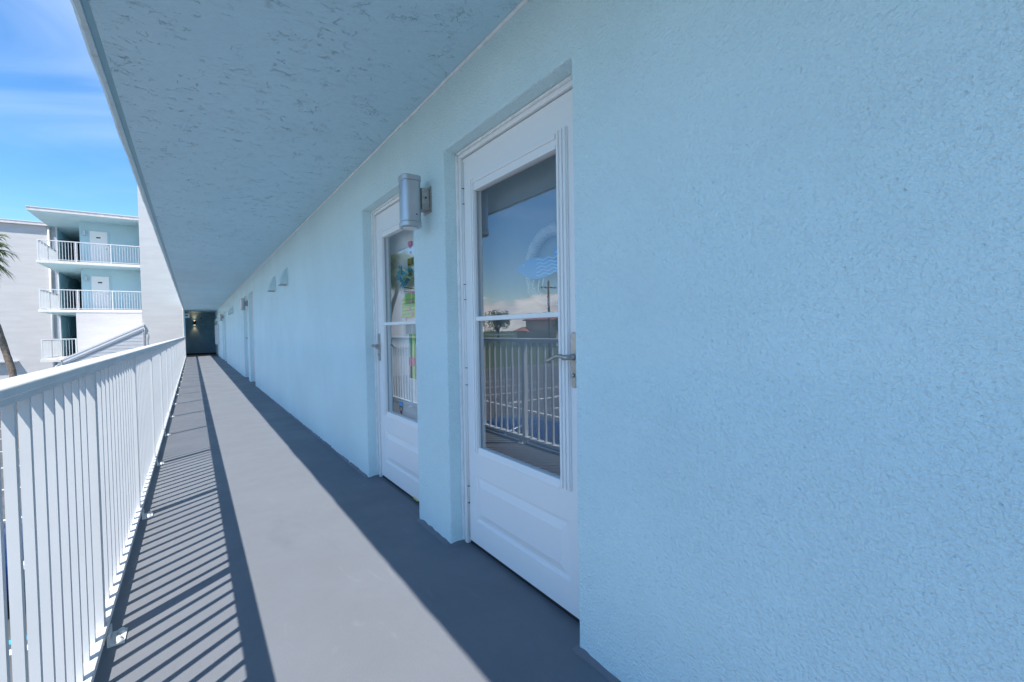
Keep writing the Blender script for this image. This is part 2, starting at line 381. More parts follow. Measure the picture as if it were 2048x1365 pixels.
# ------------------------------------------------------------------ ground
g = MB().quad((-900, -900, GZ), (900, -900, GZ), (900, 900, GZ), (-900, 900, GZ)).build('ground', 'grass'); tag(g, kind='structure')
g = MB().quad((-44, -40, GZ + .004), (1.2, -40, GZ + .004), (1.2, 36.9, GZ + .004), (-44, 36.9, GZ + .004)).build('parking_lot', 'asphalt'); tag(g, kind='structure')
pl = g
def line(x0, x1, y0, y1, mat='paint', name='painted_line'):
    MB().quad((x0, y0, GZ + .008), (x1, y0, GZ + .008), (x1, y1, GZ + .008), (x0, y1, GZ + .008)).build(name, mat, pl)
line(-6.6, -1.25, 8.00, 8.12, 'cyan'); line(-6.6, -1.25, 7.73, 7.87)
for k in range(1, 8): line(-6.6, -1.25, 8.0 + 2.75 * k, 8.12 + 2.75 * k)
for k in range(1, 4): line(-6.6, -1.25, 7.8 - 2.75 * k, 7.92 - 2.75 * k)
for k in range(10): line(-17.4, -11.2, 10.4 + 2.9 * k, 10.56 + 2.9 * k)
line(-10.25, -10.1, -8, 30)
MB().add([(-13.9, 18.85, GZ + .008), (-11.6, 18.85, GZ + .008), (-11.6, 18.6, GZ + .008), (-10.6, 19.05, GZ + .008), (-11.6, 19.5, GZ + .008), (-11.6, 19.25, GZ + .008), (-13.9, 19.25, GZ + .008)],
         [(0, 1, 2, 3, 4, 5, 6)]).build('painted_arrow', 'paint', pl)
line(-44, 1, 36.4, 36.7, 'concrete', 'kerb_line')

# ------------------------------------------------------------------ walkway deck
def deck():
    b = MB()
    # deck in strips so the coating follows a slightly uneven screed
    ys = [Y0 + i * 0.35 for i in range(int((YB - Y0) / 0.35) + 1)] + [YB]
    xs = [XE + 0.0, -0.2, 0.1, 0.4, 0.7, 0.95, XW + 0.004]
    o = len(b.v)
    for y in ys:
        for x in xs: b.v.append((x, y, 0.0012 * nz(x * 2.1, y * 1.3, 3.0)))
    n = len(xs)
    for i in range(len(ys) - 1):
        for j in range(n - 1): b.f.append((i * n + j, i * n + j + 1, (i + 1) * n + j + 1, (i + 1) * n + j))
    d = b.build('walkway_floor', 'floor', smooth=True); tag(d, kind='structure')
    # niches in front of the doors
    for (a, c) in OPEN:
        MB().quad((XW + 0.004, a - .002, 0.0), (XIN, a - .002, 0.0), (XIN, c + .002, 0.0), (XW + .004, c + .002, 0.0)).build('door_sill_floor', 'floor', d)
    return d
floor = deck()
# coating turned up the wall with a ragged top
def cove_path():
    segs = []; y = Y0
    for (a, c) in OPEN:
        segs.append([(XW, y), (XW, a), (XW + 0.085, a)]); segs.append(None); y = c
        segs[-1] = [(XW + 0.085, c), (XW, c)]
    out = []; cur = [(XW, Y0)]
    for (a, c) in OPEN:
        cur += [(XW, a), (XW + 0.083, a)]; out.append(cur); cur = [(XW + 0.083, c), (XW, c)]
    cur += [(XW, YB)]; out.append(cur); return out
for path in cove_path():
    b = MB(); pts = []
    for i in range(len(path) - 1):
        p, q = Vector(path[i]), Vector(path[i + 1]); L = (q - p).length; n = max(2, int(L / (0.02 if p.y < 5 else 0.12)))
        for k in range(n): pts.append((p + (q - p) * k / n, (q - p).normalized()))
    pts.append((Vector(path[-1]), (Vector(path[-1]) - Vector(path[-2])).normalized()))
    for i, (p, d) in enumerate(pts):
        # outward normal: towards the walkway / opening
        d2 = pts[min(i + 1, len(pts) - 1)][1]; dd = (d + pts[max(i - 1, 0)][1]).normalized() if (d + pts[max(i - 1, 0)][1]).length > .1 else d
        nn = Vector((-dd.y, dd.x))
        w = 0.022 + 0.010 * nz(p.x * 9, p.y * 9, 1); h = 0.014 + 0.011 * nz(p.x * 16, p.y * 16, 5) + 0.004 * nz(p.x * 60, p.y * 60, 2)
        b.v += [(p.x - nn.x * .002, p.y - nn.y * .002, max(.005, h)), (p.x + nn.x * .006, p.y + nn.y * .006, max(.004, h - .002)), (p.x + nn.x * w * .45, p.y + nn.y * w * .45, .005), (p.x + nn.x * w, p.y + nn.y * w, .0006)]
    for i in range(len(pts) - 1):
        for k in range(3): b.f.append((i * 4 + k, i * 4 + k + 1, i * 4 + 5 + k, i * 4 + 4 + k))
    b.build('turned_up_coating', 'floor', floor, smooth=True)

# ------------------------------------------------------------------ the building we stand in
bld = thing('apartment_building', 'pale blue stucco apartment building with a long open corridor of white storm doors', 'building', (XW, 12, GZ))
def stucco_wall():
    b = MB(); idx = {}
    ys = set(); zs = set()
    y = Y0
    while y < YB: ys.add(round(y, 3)); y += 0.05 if -0.2 < y < 4.4 else 0.4
    ys.add(YB)
    for (a, c) in OPEN: ys |= {a, c}
    ys = sorted(ys); ys2 = [ys[0]]
    edges = {v for p in OPEN for v in p}
    for q in ys[1:]:
        if q - ys2[-1] < 0.012:
            if q in edges: ys2[-1] = q
            continue
        ys2.append(q)
    ys = ys2
    zs = [-0.02] + [0.05 * i for i in range(1, 49) if abs(0.05 * i - HEAD) > .012] + [HEAD, ZC + .02]; zs = sorted(set(round(z, 3) for z in zs))
    def V(x, y, z, jit=False):
        k = (round(x, 4), round(y, 4), round(z, 4))
        if k not in idx:
            dx = dy = dz = 0
            if abs(x - XW) < 1e-6:
                dx = 0.0016 * nz(y * 3.1, z * 3.1, 9) + 0.0008 * nz(y * 14, z * 14, 4)
                if y in edges: dy = 0.0022 * nz(z * 11, y * 3, 2) + 0.0012 * nz(z * 31, y, 7)
                if z == HEAD: dz = 0.0022 * nz(y * 11, 1, 2)
            idx[k] = len(b.v); b.v.append((x + dx, y + dy, z + dz))
        return idx[k]
    def inside(y, z): return z < HEAD and any(a < y < c for a, c in OPEN)
    for i in range(len(ys) - 1):
        for j in range(len(zs) - 1):
            if inside((ys[i] + ys[i + 1]) / 2, (zs[j] + zs[j + 1]) / 2): continue
            b.f.append((V(XW, ys[i], zs[j]), V(XW, ys[i + 1], zs[j]), V(XW, ys[i + 1], zs[j + 1]), V(XW, ys[i], zs[j + 1])))
    for (a, c) in OPEN:
        zz = [z for z in zs if z <= HEAD]; yy = [y for y in ys if a <= y <= c]
        for e in (a, c):
            for j in range(len(zz) - 1):
                b.f.append((V(XW, e, zz[j]), V(XIN, e, zz[j]), V(XIN, e, zz[j + 1]), V(XW, e, zz[j + 1])))
        for i in range(len(yy) - 1):
            b.f.append((V(XW, yy[i], HEAD), V(XIN, yy[i], HEAD), V(XIN, yy[i + 1], HEAD), V(XW, yy[i + 1], HEAD)))
    o = b.build('stucco_wall', 'stucco', bld, smooth=False, bevel=0.009, seg=3)
    return o
wall = stucco_wall()
# walls above and below the corridor, the body of the building and its other slabs
MB().box(XW + .01, 9.0, Y0, 37, ZC + .15, 7.55).build('upper_wall', 'bluewall', bld)
MB().box(XW + .03, 9.0, Y0, 37, GZ, -0.16).build('lower_wall', 'bluewall', bld)
MB().box(XIN + .06, 9.0, Y0, 37, -0.16, ZC + .15).build('core_wall', 'bluewall', bld)
MB().box(XE + .003, XW + .03, Y0, YB + 1.5, -0.15, -0.012).build('deck_slab', 'edge', bld)
MB().box(XE, XW + .01, Y0, YB + 1.5, 4.93, 5.07).build('upper_deck_slab', 'edge', bld)
MB().box(XE - .2, 9.2, Y0, 37.2, 7.55, 7.72).build('roof_slab', 'fascia', bld)
# ceiling slab with drip groove
def ceiling():
    GA, GB = -0.314, -0.286
    b = MB()
    ys = [Y0 + 0.12 * i for i in range(int((YB + .6 - Y0) / .12) + 1)]
    def ex(y): return XE + 0.006 * nz(y * 1.7, 0, 1) + 0.004 * nz(y * 6, 0, 4)
    # lip, its outer face and slab edge
    e = MB()
    for y in ys:
        x = ex(y); w = 0.003 * nz(y * 5, 2, 2)
        e.v += [(x, y, ZC + .14), (x - .001, y, ZC + .012 + w), (x + .012, y, ZC - .002 + w), (GA, y, ZC), (GA, y, ZC + .02)]
    for i in range(len(ys) - 1):
        for k in range(4): e.f.append((i * 5 + k, i * 5 + k + 1, i * 5 + 6 + k, i * 5 + 5 + k))
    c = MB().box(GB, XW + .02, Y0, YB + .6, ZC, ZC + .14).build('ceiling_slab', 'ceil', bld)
    e.build('drip_lip', 'edge', c)
    MB().box(GA, GB - .0005, Y0, YB + .6, ZC + .012, ZC + .1).build('drip_groove', 'groove', c)
    bd = MB(); pts = []
    n = 240
    for i in range(n + 1):
        y = Y0 + (YB - Y0) * i / n; pts.append((XW - .004 + .002 * nz(y * 4, 1, 1), y, ZC - .005 + .002 * nz(y * 5, 3, 1)))
    bd.tube(pts, 0.0085, 7).build('caulk_bead', 'caulk', c, smooth=True)
    return c
ceiling()
# lobby at the end of the corridor
MB().box(XE, XW + .2, YB, YB + .15, -0.01, ZC + .01).build('lobby_end_wall', 'slate', bld)
MB().box(XE + .004, XW - .003, YB - .03, YB - .001, 0.0, 0.10).build('lobby_skirting', 'dark', bld)

# ------------------------------------------------------------------ storm doors (parts of the building)
def storm_door(a, c, handle_near, inner, full=True):
    XF = 1.186                        # face of the slab
    s0, s1 = a + .034, c - .034; zb, zt = 0.022, 2.034
    fr = MB()
    for (p, q) in ((a + .001, a + .031), (c - .031, c - .001)):
        fr.box(1.172, 1.255, p, q, .001, HEAD - .003)
        pm = p + .004 if p < a + .01 else q - .004
    fr.box(1.172, 1.255, a + .0315, c - .0315, 2.0395, HEAD - .003)
    frame = fr.build('door_frame', 'door', bld, bevel=.002)
    bead = MB()
    for (p, q) in ((a + .0005, a + .012), (c - .012, c - .0005)): bead.box(1.158, 1.1715, p, q, .02, HEAD - .012)
    bead.box(1.158, 1.1715, a + .0125, c - .0125, HEAD - .0125, HEAD - .001)
    bead.build('caulk_line', 'caulk', frame, bevel=.003)
    # slab: stiles and rails round the glass and the lower panel
    hs, os_ = (s0, s1) if handle_near else (s1, s0); sg = 1 if handle_near else -1
    g0, g1 = sorted((hs + sg * .155, os_ - sg * .120)); gz0, gz1 = .535, 1.845
    p0, p1 = s0 + .115, s1 - .075
    if not handle_near: p0, p1 = s0 + .075, s1 - .10
    pz0, pz1 = .145, .385
    XB = 1.222
    sl = MB()
    sl.box(XF, XB, s0, p0, zb, pz1 + .05).box(XF, XB, p1, s1, zb, pz1 + .05)
    sl.box(XF, XB, p0, p1, zb, pz0).box(XF, XB, p0, p1, pz1, pz1 + .05)
    sl.box(XF, XB, s0, s1, pz1 + .05, gz0).box(XF, XB, s0, s1, gz1, zt)
    sl.box(XF, XB, s0, g0, gz0, gz1).box(XF, XB, g1, s1, gz0, gz1)
    door = sl.build('storm_door', 'door', bld)
    MB().box(XF + .006, XB - .004, s0 + .002, s1 - .002, .002, .0215).build('dark_gap_strip', 'dark', door)  # black strip added below the slab to paint the dark gap there
    # raised panel with moulded border
    def ring(d, x): return [(x, p0 + d, pz0 + d), (x, p1 - d, pz0 + d), (x, p1 - d, pz1 - d), (x, p0 + d, pz1 - d)]
    pn = MB(); levels = [(0, XF), (.006, XF + .007), (.016, XF + .008), (.046, XF + .0005), (.050, XF - .0015)]
    for d, x in levels: pn.v += ring(d, x)
    for i in range(len(levels) - 1):
        for k in range(4): pn.f.append((i * 4 + k, i * 4 + (k + 1) % 4, i * 4 + 4 + (k + 1) % 4, i * 4 + 4 + k))
    e = (len(levels) - 1) * 4; pn.f.append((e, e + 1, e + 2, e + 3))
    pn.build('raised_panel', 'door', door)
    # sash trims
    near_w, far_w = (.062, .040) if handle_near else (.040, .062)
    tr = MB()
    for (y0, y1, wd) in ((g0 - near_w, g0, near_w), (g1, g1 + far_w, far_w)):
        tr.box(XF - .006, XF - .0005, y0, y1, gz0 - .025, gz1 + .062)
        k = 3 if wd > .05 else 2
        for i in range(k):
            q = y0 + wd * (i + .18) / k; tr.box(XF - .0125, XF - .0061, q, q + wd * .55 / k, gz0 - .024, gz1 + .061)
    tr.box(XF - .007, XF - .0005, g0, g1, gz1 + .012, gz1 + .060)
    tr.box(XF - .013, XF - .0071, g0, g1, gz1 + .034, gz1 + .052)
    tr.box(XF - .010, XF + .02, g0, g1, gz1 - .004, gz1 + .0119)
    tr.prism([(XF - .012, gz0 - .030), (XF - .0005, gz0 - .030), (XF + .014, gz0 + .004), (XF - .004, gz0 + .004)], 'y', g0, g1)
    tr.build('sash_trim', 'door', door, bevel=.0012)
    gk = MB()
    for q in (g0, g1 - .003): gk.box(XF + .006, XF + .016, q, q + .003, gz0 + .0045, gz1 - .0045)
    gk.build('gasket', 'greyrecess', door)
    MB().box(XF - .009, XF + .006, g0 - .004, g1 + .004, 1.186, 1.208).build('crossbar', 'door', door, bevel=.003)
    MB().quad((XF + .010, g0 + .003, gz0), (XF + .010, g1 - .003, gz0), (XF + .010, g1 - .003, 1.19), (XF + .010, g0 + .003, 1.19)).build('glass_pane', 'glass', door)
    MB().quad((XF + .014, g0 + .003, 1.20), (XF + .014, g1 - .003, 1.20), (XF + .014, g1 - .003, gz1), (XF + .014, g0 + .003, gz1)).build('glass_pane', 'glass', door)
    # handle
    hy = hs + sg * (.068 if handle_near else .024)
    MB().prism([(hy - .013, .925), (hy - .009, .915), (hy + .009, .915), (hy + .013, .925), (hy + .013, 1.115), (hy + .009, 1.125), (hy - .009, 1.125), (hy - .013, 1.115)], 'x', XF - .010, XF - .001).build('handle_plate', 'nickel', door, bevel=.002)
    lv = MB().lathe([(.013, 0), (.012, -.012), (.010, -.020), (.010, -.052)], (XF - .009, hy, 1.032), 14, 'x')
    pts = []; rr = []
    for i in range(13):
        u = i / 12; pts.append((XF - .056 - .004 * math.sin(u * 3.1), hy + sg * (.118 * u - .006), 1.032 + .008 * math.sin(u * 5.2) - .010 * u)); rr.append(.0085 - .0035 * u)
    lv.tube(pts, rr, 10); lv.build('lever', 'nickel', door, smooth=True)
    MB().lathe([(.008, 0), (.0075, -.006), (.004, -.008)], (XF - .010, hy, .962), 12, 'x').build('keyhole_boss', 'nickel', door, smooth=True)
    # hinge leaf with knuckles on the other side
    hg = MB(); oy = os_ + sg * .001
    hg.tube([(XF - .004, os_ + sg * (-.003), .03), (XF - .004, os_ + sg * (-.003), 2.02)], .005, 8)
    hg.build('hinge_rail', 'door', door, smooth=True)
    for z in (.22, .31, .85, .94, 1.30, 1.38, 1.80, 1.88): MB().box(XF - .0105, XF - .001, os_ + sg * (-.009) - .004, os_ + sg * (-.009) + .006, z, z + .0025).build('hinge_joint', 'dark', door)
    # entry door behind
    ed = MB().box(1.305, 1.345, a + .003, c - .003, .012, HEAD - .003).build('entry_door', inner, bld)
    return door
for i, (a, c) in enumerate(OPEN):
    storm_door(a, c, i % 2 == 0, 'entry' if i % 2 == 0 else 'entrywhite')
# things seen through the glass ------------------------------------------------
w = thing('wreath', 'white rope wreath with a blue fish behind the glass of the nearest storm door', 'wreath', (1.30, 1.50, 1.41))
wc = Vector((1.283, 1.515, 1.412)); R = .158
ring = MB(); ring.tube([(wc.x, wc.y + R * math.cos(q * math.pi / 20), wc.z + R * math.sin(q * math.pi / 20)) for q in range(41)], .024, 10, False).build('ring', 'wreathwhite', w, smooth=True)
rp = MB(); turns = 62
rp.tube([(wc.x + .027 * math.cos(q * .55) * .8, wc.y + (R + .027 * math.sin(q * .55)) * math.cos(2 * math.pi * q / 700), wc.z + (R + .027 * math.sin(q * .55)) * math.sin(2 * math.pi * q / 700)) for q in range(701)], .0045, 5, False)
rp.build('rope', 'wreathwhite', w, smooth=True)
fp = [(1.712, 1.418), (1.69, 1.436), (1.655, 1.447), (1.61, 1.452), (1.55, 1.450), (1.49, 1.440), (1.44, 1.424), (1.405, 1.408), (1.37, 1.432), (1.365, 1.40), (1.37, 1.365), (1.405, 1.392), (1.45, 1.376), (1.51, 1.362), (1.57, 1.358), (1.63, 1.368), (1.68, 1.392), (1.705, 1.405)]
MB().prism(fp, 'x', 1.236, 1.250).build('fish', 'fishblue', w, bevel=.002)
wv = MB()
for k in range(5):
    zz = 1.372 + k * .016
    for i in range(12):
        y = 1.60 - i * .017
        if not (1.37 < zz < 1.446) or y > 1.575: continue
        z0 = zz + .005 * math.sin(i * 1.5 + k); z1 = zz + .005 * math.sin((i + 1) * 1.5 + k)
        wv.add([(1.2345, y, z0), (1.2345, y - .017, z1), (1.2345, y - .017, z1 + .005), (1.2345, y, z0 + .005)], [(0, 1, 2, 3)])
wv.build('wave_scale', 'waveblue', w)
MB().lathe([(.006, 0), (.006, -.003)], (1.2355, 1.655, 1.428), 10, 'x').build('fish_eye', 'wreathwhite', w)
for dy, dz in ((.02, .05), (.06, .08), (-.01, .09), (.09, .06)):
    MB().tube([(1.25, 1.62 - dy, 1.37), (1.246, 1.63 - dy, 1.34 - dz * .3), (1.25, 1.615 - dy, 1.37 - dz)], .003, 5).build('raffia', 'linen', w, smooth=True)
pq = thing('door_plaque', 'small square blue plaque on the entry door above the fish', 'plaque', (1.30, 1.49, 1.47))
MB().box(1.296, 1.304, 1.462, 1.522, 1.452, 1.492).build('plate', 'fishblue', pq)
MB().box(1.294, 1.2955, 1.476, 1.508, 1.468, 1.476).build('printed_bar', 'waveblue', pq)

X2 = 1.298
h = MB(); hp = []
for i in range(28):
    a = 2 * math.pi * i / 28; hp.append((3.10 - .0018 * 16 * math.sin(a) ** 3, 1.764 + .0018 * (13 * math.cos(a) - 5 * math.cos(2 * a) - 2 * math.cos(3 * a) - math.cos(4 * a))))
tag(h.prism(hp, 'x', 1.290, 1.304).build('heart_sign', 'pink'), 'pink heart high on the white entry door behind the second storm door', 'heart')
tag(MB().lathe([(.012, 0), (.012, -.008), (.007, -.010), (.007, -.004)], (1.304, 3.105, 1.704), 14, 'x').build('peephole', 'nickel', smooth=True), 'small round peephole between the pink heart and the number plate', 'peephole')
npz = thing('number_plate', 'dark number plate in a gold frame under the peephole', 'number plate', (1.30, 3.10, 1.60))
MB().box(1.296, 1.304, 3.04, 3.155, 1.608, 1.667).build('frame', 'gold', npz); MB().box(1.2935, 1.2955, 3.048, 3.147, 1.615, 1.660).build('plate', 'black', npz)
nm = MB(); nm.box(1.2915, 1.293, 3.128, 3.133, 1.622, 1.653).box(1.2915, 1.293, 3.108, 3.113, 1.622, 1.653); nm.add([(1.2914, 3.133, 1.653), (1.2914, 3.127, 1.653), (1.2914, 3.108, 1.622), (1.2914, 3.114, 1.622)], [(0, 1, 2, 3)])
nm.box(1.2915, 1.293, 3.075, 3.095, 1.622, 1.627).box(1.2915, 1.293, 3.075, 3.095, 1.648, 1.653).box(1.2915, 1.293, 3.083, 3.088, 1.627, 1.648)
nm.build('lettering', 'gold', npz)
fl = thing('flower_spray', 'spray of teal blue flowers hung on the white entry door', 'flowers', (1.29, 3.14, 1.52))
for (yy, zz, rr) in ((3.20, 1.560, .062), (3.08, 1.525, .068), (3.14, 1.51, .055), (3.03, 1.55, .05)):
    b = MB(); n = 22
    for i in range(n):
        a = 2 * math.pi * i / n + random.random() * .2; L = rr * random.uniform(.75, 1.25); d = Vector((-.35 * random.random() - .1, math.cos(a), math.sin(a))).normalized(); s = Vector((0, -math.sin(a), math.cos(a))) * .008
        c0 = Vector((1.27, yy, zz)); b.add([c0 - s, c0 + s, c0 + d * L * .7 + s * 1.6, c0 + d * L, c0 + d * L * .7 - s * 1.6], [(0, 1, 2, 3, 4)])
    f = b.build('petals', 'tealpetal', fl); MB().lathe([(.010, 0), (.008, -.008), (.002, -.011)], (1.266, yy, zz), 10, 'x').build('flower_centre', 'gold', f, smooth=True)
sg_ = thing('welcome_hanging', 'lime green and pink door hanging with a striped top below the blue flowers', 'door hanging', (1.29, 3.15, 1.2))
MB().prism([(3.00, 1.24), (3.26, 1.24), (3.24, 1.385), (3.15, 1.415), (3.02, 1.40)], 'x', 1.283, 1.296).build('green_panel', 'lime', sg_, bevel=.004)
for k in range(5): MB().box(1.280, 1.2825, 3.02, 3.245, 1.262 + k * .026, 1.266 + k * .026).build('stripe', 'green', sg_)
for k in range(4): MB().prism([(3.02, 1.405 + k * .014), (3.20, 1.43 + k * .014), (3.20, 1.438 + k * .014), (3.02, 1.413 + k * .014)], 'x', 1.281, 1.288).build('band', ('palepink', 'linen', 'black', 'linen')[k], sg_)
for (yy, zz) in ((3.10, 1.30), (3.06, 1.35), (3.16, 1.23), (3.05, 1.26)): MB().lathe([(.017, 0), (.014, -.006), (.004, -.008)], (1.280, yy, zz), 10, 'x').build('pompom', 'palepink', sg_, smooth=True)
lg = thing('ribbon_tail', 'green and pink ribbon tails hanging low on the white entry door', 'ribbon', (1.29, 3.08, .75))
MB().box(1.288, 1.294, 3.10, 3.135, .80, 1.12).build('green_ribbon', 'green', lg); MB().box(1.288, 1.294, 3.045, 3.085, .80, 1.12).build('lime_ribbon', 'lime', lg)
MB().box(1.284, 1.287, 3.04, 3.14, .89, .95).build('pink_band', 'pink', lg)
MB().box(1.286, 1.2875, 3.10, 3.134, .80, .885).build('black_tip', 'black', lg)
st = thing('security_sticker', 'shield shaped black sticker with a blue top at the bottom of the second door glass', 'sticker', (1.194, 3.09, .55))
sy, sz = 3.085, .60
def shield(k, x, top=None):
    P = [(sy - .030 * k, sz + .040 * k), (sy + .030 * k, sz + .040 * k), (sy + .030 * k, sz - .010 * k), (sy + .018 * k, sz - .038 * k), (sy, sz - .050 * k), (sy - .018 * k, sz - .038 * k), (sy - .030 * k, sz - .010 * k)]
    return MB().prism(P, 'x', x, x + .0006)
shield(1.0, 1.1945).build('shield', 'black', st)
MB().box(1.1936, 1.1943, sy - .029, sy + .029, sz + .012, sz + .040).build('blue_top', 'shieldblue', st)
for k in range(2): MB().box(1.1936, 1.1943, sy - .018, sy + .018, sz - .006 - k * .012, sz - .002 - k * .012).build('printed_bar', 'linen', st)
tag(MB().box(1.1835, 1.1855, 2.80, 2.87, .016, .030).build('yellow_label', 'yellow'), 'tiny yellowed label at the bottom edge of the second storm door', 'label')

# ------------------------------------------------------------------ wall lamps
def wall_lamp(y, label):
    o = thing('wall_lamp', label, 'wall lamp', (XW, y, 1.70), 'cylinder lamps on the corridor wall')
    cx, zb, zt, r = .985, 1.700, 1.975, .052
    def prof(rr, n=36):
        P = []
        for i in range(n):
            a = 2 * math.pi * i / n; e = 3.2
            P.append((cx + rr * math.copysign(abs(math.cos(a)) ** (2 / e), math.cos(a)), y + rr * math.copysign(abs(math.sin(a)) ** (2 / e), math.sin(a))))
        return P
    MB().prism(prof(r), 'z', zb + .03, zt - .03).build('housing', 'alu', o, bevel=.001)
    for (a, c) in ((zb, zb + .0295), (zt - .0295, zt)): MB().prism(prof(r + .003), 'z', a, c).build('end_cap', 'alu', o, bevel=.004)
    MB().lathe([(.040, 0), (.038, -.004), (.030, -.006)], (cx, y, zb - .0005), 24).build('lens', 'lens', o, smooth=True)
    MB().box(1.038, 1.084, y - .038, y + .038, 1.802, 1.918).build('bracket', 'bracket', o, bevel=.004)
    MB().box(1.0845, XW - .0015, y - .052, y + .052, 1.788, 1.930).build('wall_plate', 'bracket', o, bevel=.003)
    MB().lathe([(.0055, 0), (.005, -.003)], (1.06, y - .0385, 1.865), 10, 'y').build('screw', 'dark', o)
    MB().lathe([(.004, 0), (.004, -.002)], (1.0, y - r - .0005, 1.765), 10, 'y').build('screw', 'dark', o)
lampY = [2.345 + PERIOD * k for k in range(3)]
for yv, lb in zip(lampY, ('grey metal cylinder lamp between the two nearest white doors', 'grey cylinder wall lamp at the second pair of doorways down the corridor', 'smallest grey cylinder wall lamp, at the farthest pair of doorways')): wall_lamp(yv, lb)

# ------------------------------------------------------------------ vent hoods
def vent(y, label):
    o = thing('vent_hood', label, 'vent hood', (XW, y + .1, 1.81), 'vent hoods high on the corridor wall')
    P = [(XW - .002, 2.03), (XW - .02, 2.028)]
    for i in range(1, 9):
        u = i / 8; P.append((XW - .02 - .072 * math.sin(u * math.pi / 2) ** 1.15, 2.028 - .205 * u))
    P += [(XW - .092, 1.815), (XW - .002, 1.815)]
    MB().prism(P, 'y', y, y + .20).build('hood', 'hood', o, bevel=.003)
    MB().box(XW - .093, XW - .003, y - .003, y + .203, 1.806, 1.8145).build('rim', 'bracket', o)
    MB().box(XW - .008, XW - .0005, y - .018, y + .218, 1.80, 2.045).build('flange', 'hood', o, bevel=.002)
vl = ('blue vent hood nearest to the white doors, right one of the near pair', 'blue vent hood beside the nearest one, left of the near pair',
      'right blue vent hood of the small middle pair beyond the second lamp', 'left blue vent hood of the small middle pair beyond the second lamp',
      'right blue vent hood of the farthest pair near the electrical cabinet', 'left blue vent hood of the farthest pair near the electrical cabinet')
for i in range(6): vent((6.9, 8.0)[i % 2] + PERIOD * (i // 2), vl[i])

# ------------------------------------------------------------------ far wall equipment
o = thing('electrical_cabinet', 'tall white metal cabinet on the wall at the far end of the corridor', 'cabinet', (XW, 27.7, .62))
MB().box(.96, XW - .002, 27.0, 28.3, .64, 1.62).build('body', 'white', o, bevel=.006)
MB().box(.952, .9595, 27.03, 28.27, .67, 1.59).build('cover', 'white', o, bevel=.003)
MB().box(.945, .9515, 27.06, 27.085, 1.10, 1.16).build('latch', 'bracket', o)
o = thing('alarm_box', 'small white alarm box high on the wall of the dark lobby', 'alarm', (XW, 29.7, 1.75))
MB().box(1.01, XW - .002, 29.6, 29.75, 1.74, 2.0).build('body', 'white', o, bevel=.01); MB().lathe([(.03, 0), (.025, -.012)], (1.0095, 29.675, 1.82), 14, 'x').build('lens', 'lens', o, smooth=True)
o = thing('lobby_sconce', 'lit bronze up and down sconce on the dark lobby wall', 'sconce', (.11, YB, 1.65))
MB().lathe([(.052, 1.69), (.055, 1.70), (.055, 1.90), (.052, 1.91)], (.11, YB - .085, 0), 20).build('cylinder', 'bronze', o, smooth=True)
MB().box(.08, .14, YB - .04, YB - .001, 1.75, 1.85).build('backplate', 'bronze', o, bevel=.004)
for z, s in ((1.915, 1), (1.685, -1)):
    MB().lathe([(.040, 0), (.038, .004 * s)], (.11, YB - .085, z), 16).build('lit_lens', 'warm', o)
    ld = bpy.data.lights.new('sconce_light', 'SPOT'); ld.energy = 6; ld.color = (1.0, .50, .20); ld.spot_size = rad(80); ld.spot_blend = .8; ld.shadow_soft_size = .03
    lo = bpy.data.objects.new('sconce_light', ld); COL.objects.link(lo); lo.parent = o; lo.location = (0, -.085, z - 1.65 + .02 * s)
    lo.rotation_euler = (rad(180) if s > 0 else 0, 0, 0)
tag(MB().box(.395, .445, YB - .02, YB - .001, 2.02, 2.10).build('dark_sensor', 'dark', bevel=.004), 'small black sensor beside the lit sconce on the lobby wall', 'sensor')
o = thing('wall_directory', 'dark rectangular directory board under the black sensor in the lobby', 'sign', (.47, YB, 1.60))
MB().box(.34, .60, YB - .018, YB - .001, 1.60, 1.80).build('board', 'slate', o, bevel=.003); MB().box(.36, .58, YB - .0205, YB - .0185, 1.69, 1.71).build('text_line', 'greyrecess', o)
o = thing('lobby_sign', 'small white sign with navy print at the left of the dark lobby', 'sign', (-.23, 28.9, 2.08))
MB().box(-.335, -.10, 28.90, 28.92, 2.02, 2.24).build('panel', 'exit', o); MB().box(-.27, -.16, 28.896, 28.8995, 2.10, 2.17).build('navy_print', 'signblue', o)

# ------------------------------------------------------------------ walkway railing
SP = 1.41; NB = 12; XR = -.318
pY = [2.245 + SP * k for k in range(-3, 19)]
rail = thing('walkway_railing', 'long white metal railing with square balusters along the open side of the corridor', 'railing', (XR, 12, 0))
hp = []
for (cx_, s0_, e0_) in ((XR + .029, 0, 85), (XR - .029, 95, 180)):
    for i in range(6):
        a = rad(s0_ + (e0_ - s0_) * i / 5); hp.append((cx_ + .007 * math.cos(a), 1.041 + .007 * math.sin(a)))
hp.insert(6, (XR, 1.0505))
hp += [(XR - .036, 1.030), (XR - .033, 1.027), (XR - .024, 1.026), (XR - .024, 1.010), (XR + .024, 1.010), (XR + .024, 1.026), (XR + .033, 1.027), (XR + .036, 1.030)]
MB().prism(hp, 'y', pY[0] - .05, YE - .01).build('handrail', 'white', rail)
MB().box(XR - .028, XR + .030, pY[0] - .05, YE - .01, .042, .068).build('bottom_rail', 'white', rail, bevel=.003)
bal = MB().box(-.0094, .0094, -.009, .009, .0682, 1.0098).mesh('baluster', 'white')
pst = MB().box(-.0215, .0215, -.0225, .0225, .0005, 1.0096).mesh('post', 'white')
ft = MB().box(.0302, .080, -.050, .050, .0007, .0065).box(.0302, .0350, -.050, .050, .0066, .040).mesh('foot_plate', 'white')
blt = MB().lathe([(.0135, 0), (.0135, .004), (.008, .0045), (.008, .012), (.0065, .015)], (0, 0, 0), 10).mesh('bolt', 'white', smooth=True)
dome = MB().lathe([(.0145, 0), (.014, .006), (.010, .011), (.004, .0135)], (0, 0, 0), 12).mesh('bolt', 'white', smooth=True)
